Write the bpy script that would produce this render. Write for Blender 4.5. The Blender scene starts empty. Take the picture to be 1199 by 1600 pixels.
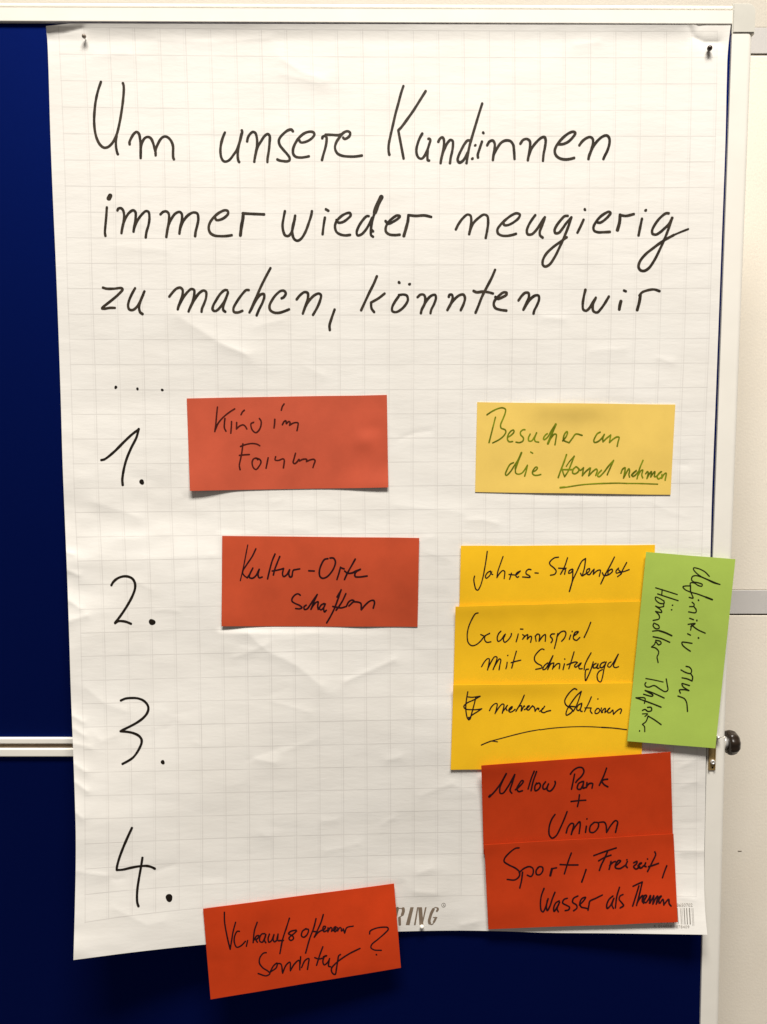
import bpy, bmesh, math, random
import numpy as np
from mathutils import Vector

C = bpy.context.scene.collection
SC = bpy.context.scene

# ------------------------------------------------------------------ camera
F_PX, CX, CY = 1200.0, 599.5, 800.0          # focal length and centre in pixels of the 1199 x 1600 photograph
PITCH = math.radians(4.3)
CAM_D, CAM_Z = 0.7906, 1.50
cam_data = bpy.data.cameras.new('camera')
cam_data.sensor_fit = 'VERTICAL'
cam_data.sensor_height = 24.0
cam_data.lens = F_PX / 1600.0 * 24.0
cam_data.clip_start = 0.02
cam_data.clip_end = 50
cam = bpy.data.objects.new('camera', cam_data)
cam.location = (0, -CAM_D, CAM_Z)
cam.rotation_euler = (math.pi / 2 - PITCH, 0, 0)
C.objects.link(cam)
SC.camera = cam

# ------------------------------------------------------------------ light
world = bpy.data.worlds.new('World')
SC.world = world
world.use_nodes = True
bg = world.node_tree.nodes['Background']
bg.inputs[0].default_value = (1.0, 0.90, 0.82, 1)
bg.inputs[1].default_value = 0.135


def area(name, loc, target, sx, sy, watts, col):
    d = bpy.data.lights.new(name, 'AREA')
    d.shape = 'RECTANGLE'
    d.size, d.size_y = sx, sy
    d.energy = watts
    d.color = col
    o = bpy.data.objects.new(name, d)
    o.location = loc
    o.rotation_euler = (Vector(target) - Vector(loc)).to_track_quat('-Z', 'Y').to_euler()
    C.objects.link(o)
    return o


area('ceiling_lamp', (0.10, -1.70, CAM_Z + 3.55), (0, 0, CAM_Z - .4), 2.3, 0.70, 326, (1.0, 0.955, 0.89))

SC.view_settings.view_transform = 'Standard'
SC.view_settings.look = 'None'
SC.view_settings.exposure = 0.0
SC.view_settings.gamma = 1.0
SC.view_settings.use_curve_mapping = False


# ------------------------------------------------------------------ helpers
def P(u, v, d=0.0):
    """world point seen at photograph pixel (u, v), d metres in front of the felt (arrays welcome)"""
    u = np.asarray(u, float); v = np.asarray(v, float); d = np.asarray(d, float)
    a = (u - CX) / F_PX
    b = (CY - v) / F_PX
    dx = a
    dy = math.cos(PITCH) + b * math.sin(PITCH)
    dz = -math.sin(PITCH) + b * math.cos(PITCH)
    t = (CAM_D - d) / dy
    return np.stack(np.broadcast_arrays(t * dx, -CAM_D + t * dy, CAM_Z + t * dz), -1)


def pt(u, v, d=0.0):
    return Vector(P(u, v, d).tolist())


def link(name, me, mat=None, parent=None, smooth=False):
    o = bpy.data.objects.new(name, me)
    C.objects.link(o)
    if mat:
        me.materials.append(mat)
    if parent is not None:
        o.parent = parent
    if smooth:
        me.polygons.foreach_set('use_smooth', [True] * len(me.polygons))
    return o


def tag(o, label=None, cat=None, group=None, kind=None):
    if label: o['label'] = label
    if cat: o['category'] = cat
    if group: o['group'] = group
    if kind: o['kind'] = kind
    return o


def empty(name, loc=(0, 0, 0)):
    o = bpy.data.objects.new(name, None)
    o.empty_display_size = 0.02
    C.objects.link(o)
    o.location = loc
    return o


def bm_obj(name, bm, mat, parent=None, smooth=False):
    me = bpy.data.meshes.new(name)
    bm.normal_update()
    bm.to_mesh(me)
    bm.free()
    return link(name, me, mat, parent, smooth)


def child_local(o, parent):
    """keep world coordinates of a mesh written in world space under an Empty that stands elsewhere"""
    o.parent = parent
    o.matrix_parent_inverse.identity()
    o.location = -parent.location
    return o


# ---- numpy noise ----
def vnoise(u, v, su, sv, seed):
    rng = np.random.RandomState(seed)
    G = rng.uniform(-1, 1, (128, 128))
    x = np.asarray(u, float) / su + 31.7
    y = np.asarray(v, float) / sv + 17.3
    xi = np.floor(x).astype(int); yi = np.floor(y).astype(int)
    fx = x - xi; fy = y - yi

    def w(f):
        return (-.5 * f + f * f - .5 * f ** 3, 1 - 2.5 * f * f + 1.5 * f ** 3,
                .5 * f + 2 * f * f - 1.5 * f ** 3, -.5 * f * f + .5 * f ** 3)
    wx, wy = w(fx), w(fy)
    out = np.zeros_like(x)
    for j in range(4):
        for i in range(4):
            out += wx[i] * wy[j] * G[(yi + j - 1) % 128, (xi + i - 1) % 128]
    return out


def spline(x, xs, ys):
    """smooth (finite-difference Hermite) interpolation, linear beyond the ends"""
    xs = np.asarray(xs, float); ys = np.asarray(ys, float); x = np.asarray(x, float)
    m = np.gradient(ys, xs)
    i = np.clip(np.searchsorted(xs, x) - 1, 0, len(xs) - 2)
    h = xs[i + 1] - xs[i]
    t = (x - xs[i]) / h
    tc = np.clip(t, 0, 1)
    h00 = 2 * tc ** 3 - 3 * tc ** 2 + 1; h10 = tc ** 3 - 2 * tc ** 2 + tc
    h01 = -2 * tc ** 3 + 3 * tc ** 2; h11 = tc ** 3 - tc ** 2
    r = h00 * ys[i] + h10 * h * m[i] + h01 * ys[i + 1] + h11 * h * m[i + 1]
    r = r + np.where(t > 1, (t - 1) * h * m[i + 1], 0) + np.where(t < 0, t * h * m[i], 0)
    return r


# ---- materials ----
def mat_new(name, col, rough=0.6, spec=0.3):
    m = bpy.data.materials.new(name)
    m.use_nodes = True
    b = m.node_tree.nodes['Principled BSDF']
    b.inputs['Base Color'].default_value = (*col, 1)
    b.inputs['Roughness'].default_value = rough
    b.inputs['Specular IOR Level'].default_value = spec
    return m, m.node_tree, b


def noise_node(nt, scale, detail=4, rough=.55, coord='Object', vec_scale=None):
    tc = nt.nodes.new('ShaderNodeTexCoord')
    n = nt.nodes.new('ShaderNodeTexNoise')
    n.inputs['Scale'].default_value = scale
    n.inputs['Detail'].default_value = detail
    n.inputs['Roughness'].default_value = rough
    if vec_scale:
        mp = nt.nodes.new('ShaderNodeMapping')
        mp.inputs['Scale'].default_value = vec_scale
        nt.links.new(tc.outputs[coord], mp.inputs[0])
        nt.links.new(mp.outputs[0], n.inputs['Vector'])
    else:
        nt.links.new(tc.outputs[coord], n.inputs['Vector'])
    return n


def vary(nt, b, fac_socket, c0, c1, lo=.35, hi=.65):
    r = nt.nodes.new('ShaderNodeValToRGB')
    r.color_ramp.elements[0].position = lo
    r.color_ramp.elements[1].position = hi
    r.color_ramp.elements[0].color = (*c0, 1)
    r.color_ramp.elements[1].color = (*c1, 1)
    nt.links.new(fac_socket, r.inputs[0])
    nt.links.new(r.outputs[0], b.inputs['Base Color'])
    return r


def bump(nt, b, fac_socket, strength, dist):
    bp = nt.nodes.new('ShaderNodeBump')
    bp.inputs['Strength'].default_value = strength
    bp.inputs['Distance'].default_value = dist
    nt.links.new(fac_socket, bp.inputs['Height'])
    nt.links.new(bp.outputs[0], b.inputs['Normal'])
    return bp


def plain(name, col, rough=.6, spec=.3, var=.06, scale=60, bstr=0.0, bscale=None, bdist=.0005, metallic=0.0):
    m, nt, b = mat_new(name, col, rough, spec)
    n = noise_node(nt, scale)
    vary(nt, b, n.outputs[0], tuple(c * (1 - var) for c in col), tuple(min(1, c * (1 + var)) for c in col))
    b.inputs['Metallic'].default_value = metallic
    if bstr:
        n2 = noise_node(nt, bscale or scale * 6, 3)
        bump(nt, b, n2.outputs[0], bstr, bdist)
    return m


M = {}
M['frame'] = plain('cream_lacquer', (.90, .865, .785), .38, .4, .02, 25, .05, 300, .0002)
M['cap'] = plain('grey_white_plastic', (.66, .64, .57), .45, .4, .03, 60)
M['rail_gap'] = plain('brown_gap_strip', (.30, .22, .14), .7, .2, .1, 60)  # plain brown for the strip filling the gap between the middle rails
M['steel'] = plain('bright_steel', (.80, .78, .74), .3, .5, .05, 80, metallic=.6)
M['brass'] = plain('dull_brass', (.46, .32, .13), .42, .5, .2, 150, metallic=.55)
M['black_plastic'] = plain('black_plastic', (.020, .012, .007), .28, .5, .1, 80)
M['dark_hole'] = plain('dark_hole', (.01, .008, .006), .8, .1, .05, 80)
M['pin_grey'] = plain('grey_pin_head', (.26, .21, .165), .35, .5, .1, 200)
M['pin_dark'] = plain('dark_pin_head', (.035, .018, .012), .3, .5, .1, 200)
M['pin_white'] = plain('white_pin_head', (.85, .82, .74), .3, .5, .03, 200)
M['strip'] = plain('grey_rail', (.60, .575, .55), .5, .3, .02, 20)
M['seam'] = plain('dark_seam', (.16, .12, .09), .7, .2, .1, 40)
M['brown_print'] = plain('brown_print', (.235, .175, .125), .6, .25, .06, 300)
M['grey_print'] = plain('grey_print', (.27, .25, .22), .6, .25, .08, 400)
M['light_print'] = plain('pale_grey_print', (.40, .37, .33), .6, .25, .08, 400)
M['ink_title'] = plain('brown_black_ink', (.036, .026, .016), .5, .25, .35, 90)
M['ink_number'] = plain('black_ink', (.011, .007, .004), .5, .25, .3, 90)
M['ink_kino'] = plain('thin_dark_ink_on_red', (.062, .007, .004), .5, .2, .3, 120)
M['ink_red'] = plain('dark_ink_on_red', (.022, .0040, .0065), .5, .2, .3, 120)
M['ink_yellow'] = plain('dark_ink_on_yellow', (.015, .007, .010), .5, .2, .3, 120)
M['ink_green'] = plain('black_ink_on_green', (.012, .012, .003), .5, .2, .3, 120)
M['ink_olive'] = plain('green_ink', (.165, .205, .004), .5, .2, .4, 90)


def felt_material():
    m, nt, b = mat_new('blue_felt', (.001, .009, .10), .8, .06)
    b.inputs['Specular Tint'].default_value = (.0, .10, 1.0, 1)
    n = noise_node(nt, 420, 5, .7)
    vary(nt, b, n.outputs[0], (.0008, .0012, .008), (.0012, .0018, .012), .3, .7)
    g = nt.nodes.new('ShaderNodeBsdfGlossy')               # the brushed nap throws light back towards the mirror side
    g.inputs['Roughness'].default_value = .60
    g.inputs['Color'].default_value = (.0002, .0076, .102, 1)
    ad = nt.nodes.new('ShaderNodeAddShader')
    nt.links.new(b.outputs[0], ad.inputs[0])
    nt.links.new(g.outputs[0], ad.inputs[1])
    nt.links.new(ad.outputs[0], nt.nodes['Material Output'].inputs[0])
    n2 = noise_node(nt, 1500, 3, .7)
    bp = bump(nt, b, n2.outputs[0], .3, .0006)
    nt.links.new(bp.outputs[0], g.inputs['Normal'])
    return m


M['felt'] = felt_material()


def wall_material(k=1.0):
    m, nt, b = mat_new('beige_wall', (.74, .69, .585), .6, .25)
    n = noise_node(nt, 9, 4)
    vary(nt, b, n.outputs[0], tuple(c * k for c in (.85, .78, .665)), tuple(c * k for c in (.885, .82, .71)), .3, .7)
    n2 = noise_node(nt, 330, 3, .6)
    bump(nt, b, n2.outputs[0], .22, .0010)
    return m


M['wall'] = wall_material()
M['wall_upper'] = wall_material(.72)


def card_material(name, col, var=.09, spec=.25):
    m, nt, b = mat_new(name, col, .62, spec)
    n = noise_node(nt, 26, 6, .6)
    vary(nt, b, n.outputs[0], tuple(c * (1 - var) for c in col), tuple(min(1, c * (1 + var)) for c in col), .3, .7)
    n2 = noise_node(nt, 900, 4, .7)
    bump(nt, b, n2.outputs[0], .16, .0004)
    return m


M['card_salmon'] = card_material('salmon_red_card', (.56, .092, .042))
M['card_brick'] = card_material('brick_red_card', (.53, .072, .024))
M['card_red'] = card_material('deep_red_card', (.545, .046, .0085), .09, .10)
M['card_pale'] = card_material('pale_yellow_card', (.86, .60, .135), .05)
M['card_gold'] = card_material('golden_yellow_card', (.95, .55, .017), .05, .12)
M['card_lime'] = card_material('lime_green_card', (.41, .565, .095), .05)


def paper_material():
    m, nt, b = mat_new('squared_paper', (.86, .835, .785), .7, .2)
    L = nt.links.new
    N = nt.nodes.new
    uv = N('ShaderNodeUVMap'); uv.uv_map = 'grid'
    sep = N('ShaderNodeSeparateXYZ'); L(uv.outputs[0], sep.inputs[0])

    def math_(op, a, bb=None, c=None):
        n = N('ShaderNodeMath'); n.operation = op
        for i, s in enumerate((a, bb, c)):
            if s is None: continue
            if isinstance(s, (int, float)): n.inputs[i].default_value = s
            else: L(s, n.inputs[i])
        return n.outputs[0]

    def line(sock, width, shift=0.0):
        s = math_('ADD', sock, .5 + shift)
        fr = math_('FRACT', s)
        dd = math_('ABSOLUTE', math_('SUBTRACT', fr, .5))
        mr = N('ShaderNodeMapRange'); mr.interpolation_type = 'SMOOTHSTEP'
        L(dd, mr.inputs['Value'])
        mr.inputs['From Min'].default_value = width * .35
        mr.inputs['From Max'].default_value = width
        mr.inputs['To Min'].default_value = 1
        mr.inputs['To Max'].default_value = 0
        return mr.outputs[0]

    def inside(sock, lo, hi):
        return math_('MULTIPLY', math_('GREATER_THAN', sock, lo), math_('LESS_THAN', sock, hi))
    x, y = sep.outputs[0], sep.outputs[1]
    mask = math_('MULTIPLY', inside(x, -.03, 26.03), inside(y, -.03, 36.03))
    lx = line(x, .026)
    lx2 = math_('MULTIPLY', line(x, .036, .085), .22)
    ly = line(y, .027)
    allx = math_('MAXIMUM', math_('MULTIPLY', lx, .8), lx2)
    ll = math_('MULTIPLY', math_('MAXIMUM', allx, ly), mask)
    fade = noise_node(nt, 22, 3)
    fr = N('ShaderNodeMapRange'); L(fade.outputs[0], fr.inputs['Value'])
    fr.inputs['From Min'].default_value = .3; fr.inputs['From Max'].default_value = .7
    fr.inputs['To Min'].default_value = .20; fr.inputs['To Max'].default_value = .46
    ll = math_('MULTIPLY', ll, fr.outputs[0])
    base = noise_node(nt, 14, 5)
    rp = vary(nt, b, base.outputs[0], (.84, .81, .755), (.875, .85, .80), .3, .7)
    mix = N('ShaderNodeMix'); mix.data_type = 'RGBA'
    L(ll, mix.inputs['Factor'])
    L(rp.outputs[0], mix.inputs['A'])
    mix.inputs['B'].default_value = (.44, .41, .385, 1)
    L(mix.outputs['Result'], b.inputs['Base Color'])
    n2 = noise_node(nt, 55, 6, .62, vec_scale=(.45, 1, 1.6))
    n3 = noise_node(nt, 1100, 3, .7)
    add = math_('MULTIPLY_ADD', n3.outputs[0], .06, n2.outputs[0])
    bump(nt, b, add, .17, .0016)
    b.inputs['Transmission Weight'].default_value = 0
    return m


M['paper'] = paper_material()

# ------------------------------------------------------------------ height of the sheet above the felt
CREASES = [
    ([(384, 985), (402, 1004), (420, 1019), (450, 1032), (470, 1045), (502, 1072)], .0019, 40),
    ([(540, 1065), (616, 1031)], .0006, 7),
    ([(150, 786), (195, 800), (214, 808)], .0008, 22),
    ([(185, 842), (265, 836)], .0005, 16),
    ([(225, 872), (330, 868)], .0004, 16),
    ([(330, 868), (360, 866)], .0004, 10),
    ([(102, 862), (114, 866)], .0009, 7), ([(104, 890), (122, 898)], .0010, 8),
    ([(106, 937), (126, 951)], .0010, 9), ([(108, 970), (136, 962)], .0008, 8),
    ([(113, 1118), (130, 1128)], .0009, 8), ([(115, 1138), (132, 1149)], .0009, 8),
    ([(115, 1162), (142, 1168)], .0008, 9), ([(117, 1194), (134, 1206)], .0009, 8),
    ([(118, 1222), (136, 1236)], .0010, 8), ([(119, 1270), (128, 1278)], .0008, 7),
    ([(135, 1075), (165, 1100), (195, 1110)], .0008, 20),
    ([(150, 1150), (158, 1158), (180, 1150)], .0006, 14),
    ([(280, 495), (340, 533), (388, 556)], .0011, 28),
    ([(345, 538), (384, 552)], .0003, 7),
    ([(480, 575), (505, 586)], .0003, 9),
    ([(1076, 40), (1084, 58), (1100, 66), (1122, 66)], -.0018, 10),
    ([(73, 50), (100, 50), (128, 44)], -.0012, 9),
    ([(440, 92), (470, 112), (508, 126)], .0006, 14),
    ([(250, 62), (330, 66), (420, 60)], .0005, 14),
    ([(150, 88), (195, 84), (208, 87)], .0005, 13),
    ([(510, 1330), (560, 1318)], .0004, 10), ([(655, 1364), (675, 1358)], .0005, 9),
    ([(650, 1394), (680, 1396)], .0006, 9), ([(505, 1283), (525, 1282)], .0004, 6),
    ([(600, 1286), (616, 1278)], .0004, 6), ([(722, 1445), (760, 1438)], .0006, 8),
    ([(1056, 1331), (1100, 1330)], .0008, 8), ([(400, 1186), (430, 1192)], .0005, 9),
    ([(605, 1188), (625, 1183)], .0004, 6), ([(640, 1104), (800, 1096)], .0003, 16),
    ([(180, 1420), (230, 1445), (255, 1440)], .0005, 14), ([(120, 1362), (165, 1368)], .0006, 10),
    ([(930, 640), (1020, 660)], .0003, 20), ([(925, 548), (975, 545)], .0004, 12),
    ([(1030, 560), (1050, 566)], .0004, 8), ([(850, 496), (880, 498)], .0004, 9),
    ([(180, 385), (260, 392)], .0003, 14), ([(400, 510), (440, 500)], .0003, 9),
    ([(440, 115), (500, 130)], .0005, 16), ([(900, 70), (935, 66)], .0004, 10),
    ([(620, 790), (720, 800)], .0004, 14), ([(660, 860), (720, 880)], .0004, 14),
    ([(1060, 1200), (1102, 1180)], .0005, 10), ([(1064, 1228), (1088, 1222)], .0004, 7),
]
_r = random.Random(5)
for _ in range(70):
    cx, cy = _r.uniform(130, 1090), _r.uniform(640, 1440)
    ln, an = _r.uniform(6, 30), _r.uniform(-.5, .45)
    CREASES.append(([(cx - ln * math.cos(an), cy - ln * math.sin(an)), (cx, cy + _r.uniform(-3, 3)),
                     (cx + ln * math.cos(an), cy + ln * math.sin(an))], _r.choice((-1, 1, 1)) * _r.uniform(.00012, .00038), _r.uniform(4, 9)))


def sheet_smooth(u, v):
    u = np.asarray(u, float); v = np.asarray(v, float)
    h = np.clip((v - 620) / 880, 0, None) ** 1.5
    g = np.clip((660 - u) / 544, 0, None) ** 1.3
    L = .050 * h * g
    L = L + .017 * np.clip((v - 1230) / 230, 0, None) ** 2 * np.clip((u - 700) / 400, 0, None) ** 1.2
    L = L + .0017 + .0020 * np.sin(np.clip((v - 60) / 560, 0, 1) * math.pi) ** 2 * (1 - ((u - 600) / 620) ** 2)
    # the top edge leans out towards the rail, more at the left corner, flat past the right pin
    cut = np.clip((1092 - u) / 16, 0, 1) * (.75 + .25 * np.sin(u / 170))
    L = L + .0030 * cut * np.clip((66 - v) / 28, 0, 1.2) ** 1.6
    L = L + .0020 * np.clip((135 - u) / 60, 0, 1) * np.clip((62 - v) / 22, 0, 1) ** 1.3
    # broad rolls across the lower half
    roll = np.clip((v - 640) / 200, 0, 1) * np.clip((1500 - v) / 120, 0, 1)
    L = L + roll * .0011 * (1 + np.sin((v + .10 * u + 40 * np.sin(u / 260)) / 150 * math.pi))
    return L


def wrinkles(u, v):
    u = np.asarray(u, float); v = np.asarray(v, float)
    low = np.clip((v - 300) / 500, .30, 1) * 1.45
    w = low * (.00048 * vnoise(u, v, 260, 95, 3) + .00024 * vnoise(u + .25 * v, v, 120, 42, 4)) \
        + .00006 * (low + .3) * vnoise(u - .2 * v, v, 46, 17, 5)
    m = np.exp(-((u - 190) / 150) ** 2 - ((v - 860) / 190) ** 2)
    w = w + m * (.0008 * vnoise(u - .3 * v, v, 95, 52, 6) + .0002 * vnoise(u, v, 30, 16, 7))
    edge = np.exp(-((u - 100) / 40) ** 2) * np.clip((v - 650) / 150, 0, 1)
    w = w + edge * .0007 * vnoise(u, v, 60, 24, 8)
    for pts, A, wd in CREASES:
        xs = [p[0] for p in pts]; ys = [p[1] for p in pts]
        r = wd * 5
        sel = (u > min(xs) - r) & (u < max(xs) + r) & (v > min(ys) - r) & (v < max(ys) + r)
        if not sel.any(): continue
        uu, vv = u[sel], v[sel]
        d = np.full(uu.shape, 1e9)
        for (x0, y0), (x1, y1) in zip(pts[:-1], pts[1:]):
            ex, ey = x1 - x0, y1 - y0
            t = np.clip(((uu - x0) * ex + (vv - y0) * ey) / (ex * ex + ey * ey), 0, 1)
            d = np.minimum(d, np.hypot(uu - x0 - t * ex, vv - y0 - t * ey))
        w[sel] = w[sel] + A * (np.exp(-d / wd) - math.exp(-5))* (d < r)
    return w


CARD_SPOTS = [(292, 617, 607, 766), (347, 838, 655, 979), (743, 629, 1055, 772), (708, 852, 1022, 1203), (982, 864, 1148, 1168),
              (753, 1178, 1058, 1451), (318, 1383, 626, 1560)]


def sheet(u, v):
    u = np.asarray(u, float); v = np.asarray(v, float)
    k = np.ones_like(u)
    for x0, y0, x1, y1 in CARD_SPOTS:
        dx = np.maximum(np.maximum(x0 - u, u - x1), 0) / 14
        dy = np.maximum(np.maximum(y0 - v, v - y1), 0) / 14
        k = np.minimum(k, np.clip(.22 + np.hypot(dx, dy), 0, 1))
    return sheet_smooth(u, v) + wrinkles(u, v) * k + .0008


# ------------------------------------------------------------------ partition wall behind the board
WALL_Y = 0.14


def W(u, v, d=0.0):
    return P(u, v, -WALL_Y + d)


def box(bm, x0, x1, y0, y1, z0, z1, bev=0.0, seg=2):
    vs = [bm.verts.new(c) for c in ((x0, y0, z0), (x1, y0, z0), (x1, y1, z0), (x0, y1, z0),
                                    (x0, y0, z1), (x1, y0, z1), (x1, y1, z1), (x0, y1, z1))]
    fs = [(0, 3, 2, 1), (4, 5, 6, 7), (0, 1, 5, 4), (1, 2, 6, 5), (2, 3, 7, 6), (3, 0, 4, 7)]
    faces = [bm.faces.new([vs[i] for i in f]) for f in fs]
    if bev:
        es = list({e for f in faces for e in f.edges})
        bmesh.ops.bevel(bm, geom=es, offset=bev, segments=seg, affect='EDGES', profile=.5)
    return vs


wall = empty('partition_wall', (0, WALL_Y, 0))
tag(wall, 'plain beige partition wall with two grey horizontal rails, seen past the right of the pinboard', 'wall')


def wz(v):
    return float(W(1180, v)[2])


bm = bmesh.new()
edges = [wz(-700), wz(63), wz(940), wz(2600)]
zr = [(wz(84), wz(43.5)), (wz(959), wz(922))]           # rails (bottom, top)
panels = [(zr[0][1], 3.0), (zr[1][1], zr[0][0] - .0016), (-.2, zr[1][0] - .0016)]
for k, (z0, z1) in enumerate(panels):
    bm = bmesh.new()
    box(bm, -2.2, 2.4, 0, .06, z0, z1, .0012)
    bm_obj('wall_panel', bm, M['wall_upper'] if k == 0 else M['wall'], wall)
for z0, z1 in zr:
    bm = bmesh.new()
    box(bm, -2.2, 2.4, -.0008, .05, z0, z1, .0004)
    bm_obj('rail', bm, M['strip'], wall)
    bm = bmesh.new()
    box(bm, -2.2, 2.4, .006, .05, z0 - .0016, z0 - .0001)
    bm_obj('seam', bm, M['seam'], wall)
bm = bmesh.new()
box(bm, -.0024, .0024, -.0004, .001, 0, .0006)
sc = bm_obj('scratch_mark', bm, M['seam'], wall)
q = W(1156, 1330)
sc.location = (float(q[0]), 0, float(q[2]))

# ------------------------------------------------------------------ pinboard
board = empty('pinboard', (0, 0.02, 0))
tag(board, 'blue felt pinboard in a cream metal frame with a middle rail, behind the sheet', 'pinboard')


def bpart(name, bm, mat, smooth=False, parent=None):
    o = bm_obj(name, bm, mat, None, smooth)
    if parent is None:
        child_local(o, board)
    else:
        o.parent = parent
    return o


PROUD = .0030
X_L = -0.86                                   # the left post stands outside the photograph
x_in = float(P(1120, 800)[0])                 # inner edge of the right post
x_in_t, x_in_b = float(P(1143.2, 55)[0]), float(P(1094, 1600)[0])
z_top_in = float(P(600, 37)[2])
z_mid_hi, z_mid_lo = float(P(60, 1151.5)[2]), float(P(60, 1181)[2])
z_bot = z_mid_lo - (z_top_in - z_mid_hi)

for z0, z1 in ((z_mid_hi - .004, z_top_in + .004), (z_bot - .004, z_mid_lo + .004)):
    bm = bmesh.new()
    box(bm, X_L - .004, x_in + .010, 0, .012, z0, z1)
    bpart('felt_panel', bm, M['felt'])
    bm = bmesh.new()
    box(bm, X_L - .003, x_in + .010, .0125, .016, z0 + .0005, z1 - .0005)
    bpart('back_panel', bm, M['cap'])


def sweep(bm, prof, p0, p1, across, depth=Vector((0, -1, 0)), caps=True):
    """prof: list of (across, proud) running round the section; swept from p0 to p1"""
    rings = []
    for p in (p0, p1):
        rings.append([bm.verts.new(p + across * a + depth * d) for a, d in prof])
    n = len(prof)
    for i in range(n):
        j = (i + 1) % n
        bm.faces.new((rings[0][i], rings[0][j], rings[1][j], rings[1][i]))
    if caps:
        bm.faces.new(rings[0]); bm.faces.new(rings[1][::-1])
    bmesh.ops.recalc_face_normals(bm, faces=bm.faces[:])


def on_felt(p):
    return Vector((p[0], 0, p[2]))


def rounded(w, proud, back=-.016, r=.0022, groove=None, roll=None):
    """section of a frame bar, from the inner edge outwards"""
    pr = [(0, back), (0, proud - r * .6)]
    for k in range(1, 5):
        a = math.pi / 2 * k / 4
        pr.append((r * .6 * (1 - math.cos(a)), proud - r * .6 * (1 - math.sin(a))))
    if groove:
        g0, g1, gd = groove
        pr += [(g0, proud), (g0 + .0004, proud - gd), (g1 - .0004, proud - gd), (g1, proud - .0004)]
    rr = roll or r
    for k in range(0, 7):
        a = math.pi / 2 * k / 6
        pr.append((w - rr + rr * math.sin(a), proud - rr + rr * math.cos(a) - (.0004 if groove else 0)))
    pr.append((w, back))
    return pr


# top bar (its inner lower edge follows two sighted points)
tl, tr = P(0, 34.8, PROUD * .6), P(1143.0, 39.4, PROUD * .6)
slope = (tr[2] - tl[2]) / (tr[0] - tl[0])
pL = Vector((X_L, 0, tl[2] + slope * (X_L - tl[0])))
xr_top = float(P(1142.5, 30)[0])
pR = Vector((xr_top, 0, tl[2] + slope * (xr_top - tl[0])))
bm = bmesh.new()
sweep(bm, rounded(.0186, PROUD, groove=(.0134, .0150, .0014), roll=.0026), pL, pR, Vector((0, 0, 1)))
bpart('top_rail', bm, M['frame'])

# right post: upper and lower lengths meeting at the fold
post_prof = rounded(.0208, PROUD, r=.0012, roll=.0050)


def post(p0, p1):
    bm = bmesh.new()
    sweep(bm, post_prof, p0, p1, Vector((1, 0, 0)))
    return bpart('side_post', bm, M['frame'])


def sight(u, v):
    p = P(u, v, PROUD * .5)
    return Vector((p[0], 0, p[2]))


z_fold = sight(1103, 1151.6).z
UP = (sight(1143.2, 55), sight(1103.0, 1151.6))       # the two hinged halves lean a little differently
LO = (sight(1104.2, 1151.6), sight(1094.0, 1600))


def post_z(z):
    a, b = UP if z > z_fold else LO
    return a + (b - a) * ((z - a.z) / (b.z - a.z))


post(post_z(pR.z - .0086), post_z(z_fold + .0003))
post(post_z(z_fold - .0003), post_z(z_bot))
for z0, z1 in ((z_fold + .0003, pR.z + .004), (z_bot, z_fold - .0003)):
    bm = bmesh.new()
    sweep(bm, rounded(.0208, PROUD, r=.0012, roll=.0050), Vector((X_L, 0, z1)), Vector((X_L, 0, z0)), Vector((-1, 0, 0)))
    bpart('side_post', bm, M['frame'])
# corner cap
bm = bmesh.new()
xc = post_z(pR.z).x
x0c, x1c = xc - .0003, xc + .0222
z0c, z1c = pR.z - .0083, pR.z + .0200
rad = .0075
outl = [(x0c, z0c), (x1c, z0c)]
for k in range(0, 9):
    a = math.pi / 2 * k / 8
    outl.append((x1c - rad + rad * math.cos(a), z1c - rad + rad * math.sin(a)))
outl.append((x0c, z1c))
fr = [bm.verts.new((x, -PROUD - .0008, z)) for x, z in outl]
bk = [bm.verts.new((x, .0165, z)) for x, z in outl]
bm.faces.new(fr)
bm.faces.new(bk[::-1])
for i in range(len(outl)):
    j = (i + 1) % len(outl)
    bm.faces.new((fr[j], fr[i], bk[i], bk[j]))
bmesh.ops.recalc_face_normals(bm, faces=bm.faces[:])
bmesh.ops.bevel(bm, geom=[e for e in bm.edges if all(v in fr for v in e.verts)], offset=.0011, segments=3, affect='EDGES')
bpart('corner_cap', bm, M['cap'])
# middle rails
zs = [float(P(60, v)[2]) for v in (1151.5, 1161.0, 1168.0, 1181.0)]
xm1 = xc - .028 + .012


def hbar(name, z0, z1, proud, mat):
    bm = bmesh.new()
    x_r = min(post_z(z0).x, post_z(z1).x) - .0004
    box(bm, X_L, x_r, -proud, .016, z0, z1, min(.0013, (z1 - z0) * .2), 3)
    return bpart(name, bm, mat)


hbar('middle_rail', zs[1], zs[0], .0034, M['frame'])
hbar('middle_rail', zs[3], zs[2], .0034, M['frame'])
hbar('fold_gap', zs[2] + .0002, zs[1] - .0002, .0012, M['rail_gap'])
bm = bmesh.new()
box(bm, X_L, post_z(z_bot).x, -PROUD, .016, z_bot - .018, z_bot, .0016, 3)
bpart('bottom_rail', bm, M['frame'])

# hinge bracket on the right post
b0, b1 = pt(1106.4, 1203, PROUD), pt(1118.6, 1150, PROUD)
bm = bmesh.new()
yb = -PROUD
box(bm, b0.x, b1.x, yb - .0010, yb + .001, b0.z, b1.z, .0003, 1)
box(bm, b0.x, b0.x + .0012, yb - .0024, yb - .0009, b0.z + .0002, b1.z, .0003, 1)
box(bm, b1.x - .0010, b1.x, yb - .0022, yb - .0009, b0.z + .0002, b1.z, .0003, 1)
br = bpart('hinge_bracket', bm, M['brass'])


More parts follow.
